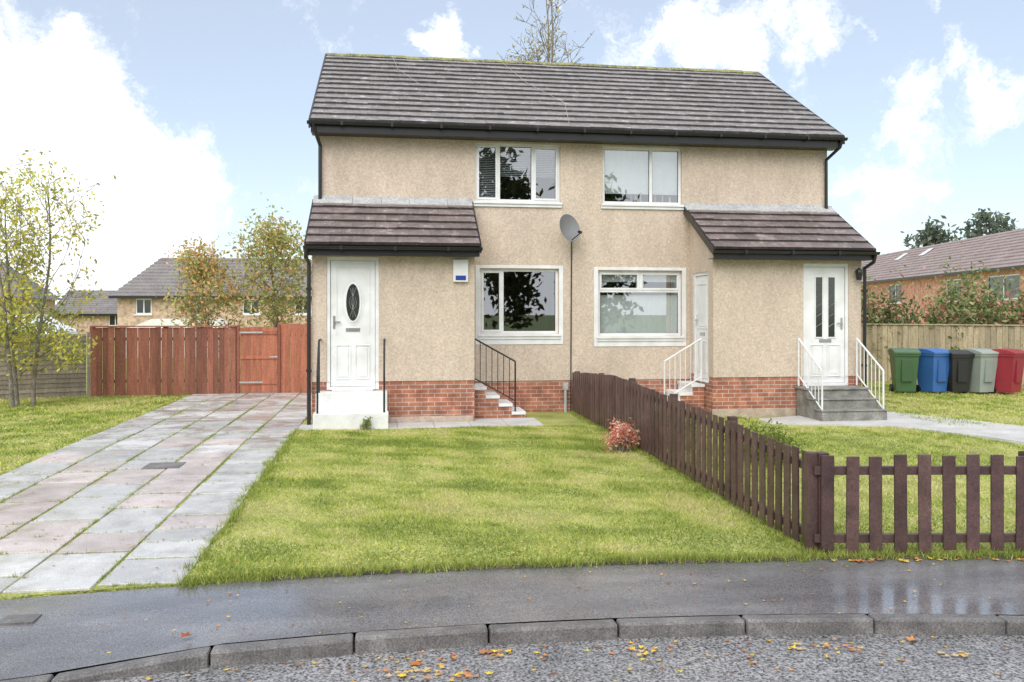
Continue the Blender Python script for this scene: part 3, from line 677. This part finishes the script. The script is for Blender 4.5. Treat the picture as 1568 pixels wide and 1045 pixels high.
tree('autumn_tree',-3.55,27.6,.0,4.7,1.6,4600,.055,OR[1:]+[(.45,.48,.16)],12,r0=.07,lowest=.25,levels=2,leafspread=.27,nprim=24,twig=.01)
tree('bare_tree',5.75,30.5,.0,14.9,1.7,900,.055,[(.60,.52,.15),(.52,.46,.18),(.45,.36,.14)],29,r0=.12,lowest=.55,levels=3,leafspread=.12,nprim=64,up=2.0,stems=5,twig=.012,lean=.20,orig=.45)
def shrub(name,x,y,z0,rx,ry,rz,n,ls,pal,seed,clumps=14):
    rg=np.random.default_rng(seed); e=empty(name); mb=MB(); C=[]
    for i in range(clumps):
        a=rg.uniform(0,2*math.pi); rr=rg.uniform(.2,.8); C.append([x+rx*rr*math.cos(a),y+ry*rr*math.sin(a),z0+rz*rg.uniform(.3,.9)])
        c=C[-1]; mb.tube([(x+(c[0]-x)*.3,y+(c[1]-y)*.3,z0-.03),((x+c[0])/2,(y+c[1])/2,z0+rz*.25),c],[.015,.012,.004],5,cap=False)
    mb.obj('stems',[M['bark']],e); C=np.array(C); k=rg.integers(0,clumps,n)
    c=C[k]+rg.normal(size=(n,3))*np.array([rx,ry,rz])*.2; c[:,2]=np.maximum(c[:,2],z0+.01)
    tone=rg.uniform(.5,1.25,clumps)[k][:,None]; v,col=leaves_np(c,ls,pal,rg); mesh_np('foliage',v,4,col*tone,M['leaf'],e)
GRB=[(.26,.35,.15),(.32,.40,.18),(.19,.26,.10),(.38,.42,.20)]
shrub('heather_plant',3.17,11.35,.07,.24,.24,.34,1700,.018,[(.78,.30,.20),(.82,.46,.37),(.72,.25,.16),(.82,.66,.56)],1)
shrub('box_hedge',4.1,12.2,.08,.45,1.1,.42,4500,.022,[(.30,.38,.10),(.40,.46,.13),(.22,.28,.07)],2,20)
shrub('box_hedge',4.8,10.6,.08,.45,.8,.38,3500,.022,[(.30,.38,.10),(.40,.46,.13),(.22,.28,.07)],5,18)
shrub('weed_clump',-.42,13.93,.09,.10,.06,.16,200,.02,[(.3,.38,.12),(.4,.45,.2)],9,5)
for i in range(9):
    t=i/8; shrub('cotoneaster_bush',12.4+6.5*t,23.9-6.1*t,0,1.05,.9,2.4+.32*math.sin(i*2.1),2900,.055,GRB+([(.62,.28,.22)] if i%2 else [(.48,.45,.24)]),40+i,18)
for i,(x,y,h) in enumerate(((55.6,72,11.6),(52.3,73.6,10.4),(58,69,10.4),(60.5,66,10.0))):
    tree('pine_tree',x,y,0,h,2.6,2200,.22,[(.14,.18,.14),(.18,.22,.16),(.20,.22,.16)],60+i,r0=.25,lowest=.3,levels=2,leafspread=.4,nprim=20,up=.3,twig=.03)
for i,(x,y,h) in enumerate(((-9.8,24,2.3),(-12.5,23,2.4))): shrub('garden_bush',x,y,0,1.6,1.2,h,1800,.06,GRB,80+i)
for i,(x,y,h) in enumerate(((-8,-15,9),(-3.5,-17,11),(2.0,-16,8.5),(6.5,-17,11),(12,-15,9),(-14,-15,9))):
    tree('street_tree',x,y,0,h,2.8,2400,.21,[(.05,.07,.03),(.08,.10,.04),(.10,.09,.04)],90+i,r0=.16,lowest=.12,levels=2,leafspread=.5,nprim=18,twig=.02)
# ------------------------------------------------------------------ distant houses
def bghouse(name,x,y,rot,w_,dp,z0,eave,ridge,wm,rm,wins,hip=0,sky=()):
    e=empty(name); X=Matrix.Translation((x,y,0))@Matrix.Rotation(rot,4,'Z'); h=w_/2
    b=MB(); b.xf=X
    panel(b,X@Matrix(((1,0,0,0),(0,-1,0,0),(0,0,1,0),(0,0,0,1))),-h,h,z0,eave,wins,rev=.12); b.xf=X
    for s_ in(-1,1):
        b.face([(s_*h,0,z0),(s_*h,dp,z0),(s_*h,dp,eave),(s_*h,0,eave)])
        if not hip: b.face([(s_*h,0,eave),(s_*h,dp,eave),(s_*h,dp/2,ridge-.1)])
    b.face([(-h,dp,z0),(h,dp,z0),(h,dp,eave),(-h,dp,eave)]); b.obj('walls',[wm],e)
    r_=MB(); r_.xf=X; o=.35; n=12
    for k in range(n):
        t0,t1=k/n,(k+1)/n
        def R_(t,sd): 
            xx=h+o-hip*t; yy=(-o+(dp/2+o)*t) if sd==0 else (dp+o-(dp/2+o)*t); return xx,yy,eave-.1+(ridge-eave+.1)*t
        for sd in(0,1):
            a,ya,za=R_(t0,sd); c,yc,zc=R_(t1,sd); r_.face([(-a,ya,za+.08),(a,ya,za+.08),(c,yc,zc+.005),(-c,yc,zc+.005)]); r_.face([(-a,ya,za),(a,ya,za),(a,ya,za+.08),(-a,ya,za+.08)])
        if hip:
            for s_ in(-1,1):
                a,ya,za=R_(t0,0); c,yc,zc=R_(t1,0); _,yb,_=R_(t0,1); _,yd,_=R_(t1,1); r_.face([(s_*a,ya,za),(s_*a,yb,za),(s_*c,yd,zc),(s_*c,yc,zc)])
    r_.obj('roof',[rm],e)
    t=MB(); t.xf=X; t.box(-h-o,h+o,-o-.08,-o+.02,eave-.20,eave-.04); t.obj('gutter',[M['black']],e)
    f=MB(); f.xf=X; g=MB(); g.xf=X
    for a,c,d,f_ in wins:
        q=.07; f.box(a,c,.05,.10,f_-q,f_); f.box(a,c,.05,.10,d,d+q); f.box(a,a+q,.05,.10,d+q,f_-q); f.box(c-q,c,.05,.10,d+q,f_-q); m_=(a+c)/2; f.box(m_-.035,m_+.035,.05,.10,d+q,f_-q); f.box(a-.05,c+.05,-.06,.1,d-.08,d-.001)
        g.face([(a,.09,d),(c,.09,d),(c,.09,f_),(a,.09,f_)])
    f.obj('window_frames',[M['white']],e); g.obj('window_glass',[M['darkglass']],e)
    if sky:
        s_=MB(); s_.xf=X
        for u,t0,t1 in sky:
            za,zb=eave+(ridge-eave)*t0+.14,eave+(ridge-eave)*t1+.14; ya,yb=dp/2*t0,dp/2*t1; s_.face([(u-.5,ya,za),(u+.5,ya,za),(u+.5,yb,zb),(u-.5,yb,zb)])
        s_.obj('skylights',[M['white']],e)
bghouse('brick_house',-9.7,51.5,0,12,8,-1,3.05,5.5,M['bgbrick'],M['bgroof'],[(-5.0,-4.1,1.95,2.85),(-2.05,-1.15,1.95,2.85),(1,2,1.95,2.85),(4,5,1.95,2.85)],hip=1.8)
bghouse('brick_house',-28.5,52,.12,14,8,-1,3.0,5.2,M['bgbrick'],M['bgroof'],[(2,3.2,1.6,2.7),(5,6,1.6,2.7),(-3,-2,1.6,2.7)],hip=2.4)
bghouse('brick_house',-22,70,0,8,8,-1,2.0,3.9,M['bgbrick'],M['bgroof'],[(0,1,1.0,1.9)])
A=Vector((41.9,78)); B=Vector((32.6,33.0)); mid=(A+B)/2; dv=(B-A); ang=math.atan2(dv.y,dv.x)
bghouse('terraced_house',mid.x,mid.y,ang,dv.length,8,-1,4.65,7.4,M['bgbrick2'],M['bgroof2'],[(-16,-13.6,2.8,4.2),(-5.2,-2.5,2.8,4.2),(4.7,6.8,2.8,4.2),(10.1,13.7,2.8,4.2),(18,20,2.8,4.2)],sky=((-9.8,.60,.8),(-5.2,.62,.82)))
g=MB(); g.prism([(-16.6,1.2),(-15.2,1.95),(-13.8,1.2),(-13.8,-.1),(-16.6,-.1)],37,40,'y'); g.obj('garden_shed',[M['whitepaint']])
g=MB(); g.prism([(-11.6,1.15),(-10.2,1.75),(-7.6,1.75),(-7.0,1.15),(-7.0,-.1),(-11.6,-.1)],38,40,'y'); g.obj('conservatory',[M['whitepaint']])
# ------------------------------------------------------------------ grass blades
def grass(name,poly_fn,x0,x1,y0,y1,dens,h,wd,pal,seed):
    rg=np.random.default_rng(seed); n=int((x1-x0)*(y1-y0)*dens); x=rg.uniform(x0,x1,n); y=rg.uniform(y0,y1,n)
    k=poly_fn(x,y); x=x[k]; y=y[k]; n=len(x); z=.085*np.clip((y-6.6)/6.4,0,1)+.004
    hh=h*rg.uniform(.5,1.4,n)*(1+.4*np.sin(x*2.3+1)*np.sin(y*1.7)); a=rg.uniform(0,math.pi*2,n); w_=wd*rg.uniform(.6,1.3,n)*(1+.05*y)
    V=np.empty((n,3,3)); V[:,0]=np.stack([x-np.cos(a)*w_,y-np.sin(a)*w_,z],1); V[:,1]=np.stack([x+np.cos(a)*w_,y+np.sin(a)*w_,z],1)
    V[:,2]=np.stack([x+rg.normal(0,.7,n)*hh,y+rg.normal(0,.7,n)*hh,z+hh],1)
    pal=np.array(pal)
    f=.50
    for i in range(14):
        kx,ky,ph=rg.normal(0,1.4+i*.9),rg.normal(0,1.4+i*.9),rg.uniform(0,6.28); f=f+.20/(1+i*.12)*np.sin(kx*x+ky*y+ph)
    f=np.clip(f+rg.normal(0,.24,n),0,.999)
    c=pal[(f*len(pal)).astype(int)]*rg.uniform(.75,1.25,(n,1)); mesh_np(name,V.reshape(-1,3),3,c,M['blade'])
GP=[(.24,.32,.07),(.34,.42,.09),(.46,.53,.12),(.58,.61,.18),(.66,.61,.30)]
ly=np.vectorize(lawnY)
grass('lawn_grass',lambda x,y:(y>ly(x)+.01)&(x>-1.47+rng.normal(0,.03,len(x))),-1.6,3.42,6.2,14.02,3500,.026,.0035,GP,1)
grass('lawn_grass',lambda x,y:(y>ly(x)+.01)&~((y>13.1)&(x>6.4))&~(x>8.6+(13-y)*.3),3.5,9.6,6.0,15,1500,.030,.004,GP,2)
grass('lawn_grass',lambda x,y:(x<-4.62),-10.5,-4.6,7.5,20.4,700,.034,.006,GP,3)
grass('lawn_grass',lambda x,y:(x>9.3+np.clip((13-y),0,3)*.3),9.2,17,11,22,500,.036,.007,GP,4)
def tufts(name,pts,nb,h,seed,pal=GP[:4]):
    rg=np.random.default_rng(seed); P=np.array(pts); k=rg.integers(0,len(P),len(P)*nb); c=P[k]; n=len(c)
    x=c[:,0]+rg.normal(0,.014,n); y=c[:,1]+rg.normal(0,.02,n); z=.085*np.clip((y-6.6)/6.4,0,1)+.0; hh=h*rg.uniform(.4,1.4,n)
    a=rg.uniform(0,6.28,n); w_=.004*rg.uniform(.6,1.3,n)
    V=np.empty((n,3,3)); V[:,0]=np.stack([x-np.cos(a)*w_,y-np.sin(a)*w_,z],1); V[:,1]=np.stack([x+np.cos(a)*w_,y+np.sin(a)*w_,z],1); V[:,2]=np.stack([x+rg.normal(0,.45,n)*hh,y+rg.normal(0,.45,n)*hh,z+hh],1)
    pal=np.array(pal); cc=pal[rg.integers(0,len(pal),n)]*rg.uniform(.6,1.1,(n,1)); mesh_np(name,V.reshape(-1,3),3,cc,M['blade'])
pts=[]
for i in range(900): x=random.uniform(-1.5,6.5); pts.append((x,lawnY(x)+random.uniform(-.03,.07)-.04*max(0,math.sin(x*3.1)*math.sin(x*7.3))))
for i in range(600): pts.append((3.46+random.gauss(0,.05),random.uniform(6.5,15.8)))
for i in range(400): y=random.uniform(6.4,14); pts.append((-1.50+random.gauss(0,.03)-.05*max(0,math.sin(y*2.7)*math.sin(y*6.1)),y))
tufts('edge_grass',pts,11,.06,5)
pts=[]
for (xl,xr,y) in joints:
    if random.random()<.65:
        for i in range(9): pts.append((random.uniform(xl,xr),y+random.gauss(0,.009)))
for cx_ in cols[1:]:
    for i in range(620):
        y=random.uniform(6.5,19)
        if math.sin(y*1.7+cx_*5)+random.gauss(0,.5)>(-.5 if cx_ in(cols[2],cols[3],cols[4]) else .3): pts.append((cx_+random.gauss(0,.016),y))
tufts('joint_grass',pts,10,.036,6)
# ------------------------------------------------------------------ fallen leaves
mbl=MB()
pal=[(.72,.42,.08),(.78,.54,.10),(.48,.20,.08),(.40,.16,.08),(.62,.30,.09),(.58,.42,.20),(.30,.17,.10)]
def leaf(x,y,z,s,c):
    a=random.uniform(0,6.28); n=10; ps=[]
    tx,ty=random.gauss(0,.3),random.gauss(0,.3)
    for i in range(n):
        t=2*math.pi*i/n; r_=s*(1 if i%2==0 else .55)*random.uniform(.8,1.1); dx,dy=r_*math.cos(t+a),r_*math.sin(t+a)*.8; ps.append((x+dx,y+dy,z+abs(dx*tx+dy*ty)+.004))
    mbl.face(ps,0,c)
def rc(): return tuple(k*random.uniform(.8,1.15) for k in random.choice(pal))
for i in range(180):
    x=random.gauss(1.2,1.9) if random.random()<.7 else random.uniform(-3,6); y=kerbY(x)-abs(random.gauss(0,.28))-.03; leaf(x,y,-.098,random.uniform(.010,.026),rc())
for cx_,cy_,n in((.12,4.92,18),(.42,4.83,12),(1.55,5.02,16),(2.75,4.88,10),(.65,5.12,6),(2.55,4.95,8),(3.4,4.7,8)):
    for i in range(n): leaf(cx_+random.gauss(0,.08),cy_+random.gauss(0,.035),-.096+random.uniform(0,.01),random.uniform(.016,.034),random.choice([(.78,.60,.10),(.72,.48,.12),(.62,.28,.12),(.6,.45,.25)]))
for i in range(120): x=random.uniform(-3.5,6.5); leaf(x,random.uniform(kerbY(x)+.1,lawnY(x)),-.0,random.uniform(.01,.022),rc())
leaf(-1.25,5.42,.0,.045,(.38,.11,.06)); leaf(.15,5.05,-.095,.05,(.5,.2,.08)); leaf(.6,5.16,-.095,.05,(.45,.2,.1)); leaf(3.3,4.95,-.095,.05,(.6,.3,.12)); leaf(.55,5.14,-.09,.045,(.5,.22,.1))
for i in range(80): x=random.uniform(3.4,6.2); leaf(x,lawnY(x)-abs(random.gauss(0,.07)),0,random.uniform(.02,.045),rc())
for i in range(180): y=random.uniform(6.7,14); leaf(random.uniform(-1.4,3.4),y,gz(y)+.03,random.uniform(.008,.022),rc())
for i in range(190): x=random.uniform(-1.4,2.0); y=lawnY(x)+abs(random.gauss(0,.35)); leaf(x,y,gz(y)+.03,random.uniform(.007,.015),(.78,.58,.10))
for i in range(260): y=random.uniform(6.6,18); leaf(random.uniform(-4.6,-1.5),y,gz(y)+.024,random.uniform(.008,.02),rc())
mbl.obj('fallen_leaves',[M['dead']])
m=MB(); m.box(-3.05,-2.6,10.9,11.3,gz(11)+.0,gz(11)+.03); m.obj('manhole_cover',[M['kerb']],bevel=.004)
m=MB(); m.box(-2.52,-2.30,5.84,5.99,-.02,-.001); m.obj('stopcock_cover',[M['kerb']],bevel=.002)
# ------------------------------------------------------------------ world, sun, camera
SEL,SAZ=42,205
wd=bpy.data.worlds.new('World'); sc.world=wd; wd.use_nodes=True; nt=wd.node_tree; L=nt.links.new
bg=nt.nodes['Background']; out=nt.nodes['World Output']
sky=N(nt,'ShaderNodeTexSky'); sky.sky_type='NISHITA'; sky.sun_disc=False; sky.sun_elevation=math.radians(SEL); sky.sun_rotation=math.radians(SAZ); sky.air_density=1.0; sky.dust_density=.6; sky.ozone_density=2.0
L(sky.outputs[0],bg.inputs['Color']); bg.inputs['Strength'].default_value=.15
tcn=N(nt,'ShaderNodeTexCoord'); G=tcn.outputs['Generated']
nz=N(nt,'ShaderNodeTexNoise'); nz.inputs['Scale'].default_value=8; nz.inputs['Detail'].default_value=6; nz.inputs['Roughness'].default_value=.66; L(G,nz.inputs['Vector'])
sub=N(nt,'ShaderNodeVectorMath',operation='SUBTRACT'); L(nz.outputs['Color'],sub.inputs[0]); sub.inputs[1].default_value=(.5,.5,.5)
scl=N(nt,'ShaderNodeVectorMath',operation='SCALE'); L(sub.outputs[0],scl.inputs[0]); scl.inputs['Scale'].default_value=.15
add=N(nt,'ShaderNodeVectorMath',operation='ADD'); L(G,add.inputs[0]); L(scl.outputs[0],add.inputs[1]); DV=add.outputs[0]
blobs=[(-21.2,11.5,.12,.9),(-17.9,7.1,.125,1),(-17.2,13.2,.045,.85),(-15.2,9.3,.05,.9),(-22,3,.15,1),(-26,13,.08,1),
 (3.6,17.8,.035,.6),(21.6,17.2,.06,.55),(26.1,18.6,.055,.45),(17.2,16.6,.045,.45),(33.8,12,.065,.58),(37,13,.06,.55),(32,7.7,.05,.48),(34.5,18.2,.025,.45),
 (180,35,.9,.95),(110,40,.5,.8),(245,40,.5,.9),(-60,20,.3,.9),(20,60,.4,.7)]  # out-of-view clouds, added to throw bright soft light on the front walls
acc=None
for az,el,rad,am in blobs:
    az,el=math.radians(az),math.radians(el); c=(math.sin(az)*math.cos(el),math.cos(az)*math.cos(el),math.sin(el))
    ds=N(nt,'ShaderNodeVectorMath',operation='DISTANCE'); L(DV,ds.inputs[0]); ds.inputs[1].default_value=c
    mr=N(nt,'ShaderNodeMapRange'); mr.interpolation_type='SMOOTHSTEP'; mr.inputs['From Min'].default_value=rad*1.35; mr.inputs['From Max'].default_value=rad*.5; mr.inputs['To Min'].default_value=0; mr.inputs['To Max'].default_value=am; L(ds.outputs['Value'],mr.inputs['Value'])
    if acc is None: acc=mr.outputs[0]
    else:
        mx=N(nt,'ShaderNodeMath',operation='MAXIMUM'); L(acc,mx.inputs[0]); L(mr.outputs[0],mx.inputs[1]); acc=mx.outputs[0]
n2=N(nt,'ShaderNodeTexNoise'); n2.inputs['Scale'].default_value=11; n2.inputs['Detail'].default_value=7; n2.inputs['Roughness'].default_value=.66; L(DV,n2.inputs['Vector'])
m1=N(nt,'ShaderNodeMapRange'); m1.inputs['From Min'].default_value=.25; m1.inputs['From Max'].default_value=.75; m1.inputs['To Min'].default_value=-.7; m1.inputs['To Max'].default_value=.5; L(n2.outputs['Fac'],m1.inputs['Value'])
ad=N(nt,'ShaderNodeMath',operation='ADD'); L(acc,ad.inputs[0]); L(m1.outputs[0],ad.inputs[1])
m2=N(nt,'ShaderNodeMapRange'); m2.interpolation_type='SMOOTHSTEP'; m2.inputs['From Min'].default_value=.06; m2.inputs['From Max'].default_value=.66; L(ad.outputs[0],m2.inputs['Value'])
m3=N(nt,'ShaderNodeMapRange'); m3.inputs['To Min'].default_value=.32; m3.inputs['To Max'].default_value=1.0; L(m2.outputs[0],m3.inputs['Value'])
bg2=N(nt,'ShaderNodeBackground'); bg2.inputs['Color'].default_value=(.945,.97,1,1); bg2.inputs['Strength'].default_value=1.38
mxs=N(nt,'ShaderNodeMixShader'); L(m3.outputs[0],mxs.inputs[0]); L(bg.outputs[0],mxs.inputs[1]); L(bg2.outputs[0],mxs.inputs[2]); L(mxs.outputs[0],out.inputs['Surface'])
sl=bpy.data.lights.new('sun','SUN'); sl.energy=2.1; sl.angle=math.radians(50); sl.color=(1,.97,.93); so=bpy.data.objects.new('sun',sl); sc.collection.objects.link(so)
a,e=math.radians(SAZ),math.radians(SEL); sd=Vector((math.sin(a)*math.cos(e),math.cos(a)*math.cos(e),math.sin(e))); so.rotation_euler=(-sd).to_track_quat('-Z','Y').to_euler(); so.location=sd*30
cam=bpy.data.cameras.new('camera'); co=bpy.data.objects.new('camera',cam); sc.collection.objects.link(co); sc.camera=co
co.location=(0,0,2.0); co.rotation_euler=(math.radians(90),0,math.radians(-8.2)); cam.sensor_width=36; cam.lens=29.55; cam.shift_y=-.0271; cam.clip_end=3000; cam.clip_start=.1
sc.view_settings.view_transform='Standard'; sc.view_settings.look='None'; sc.view_settings.exposure=0
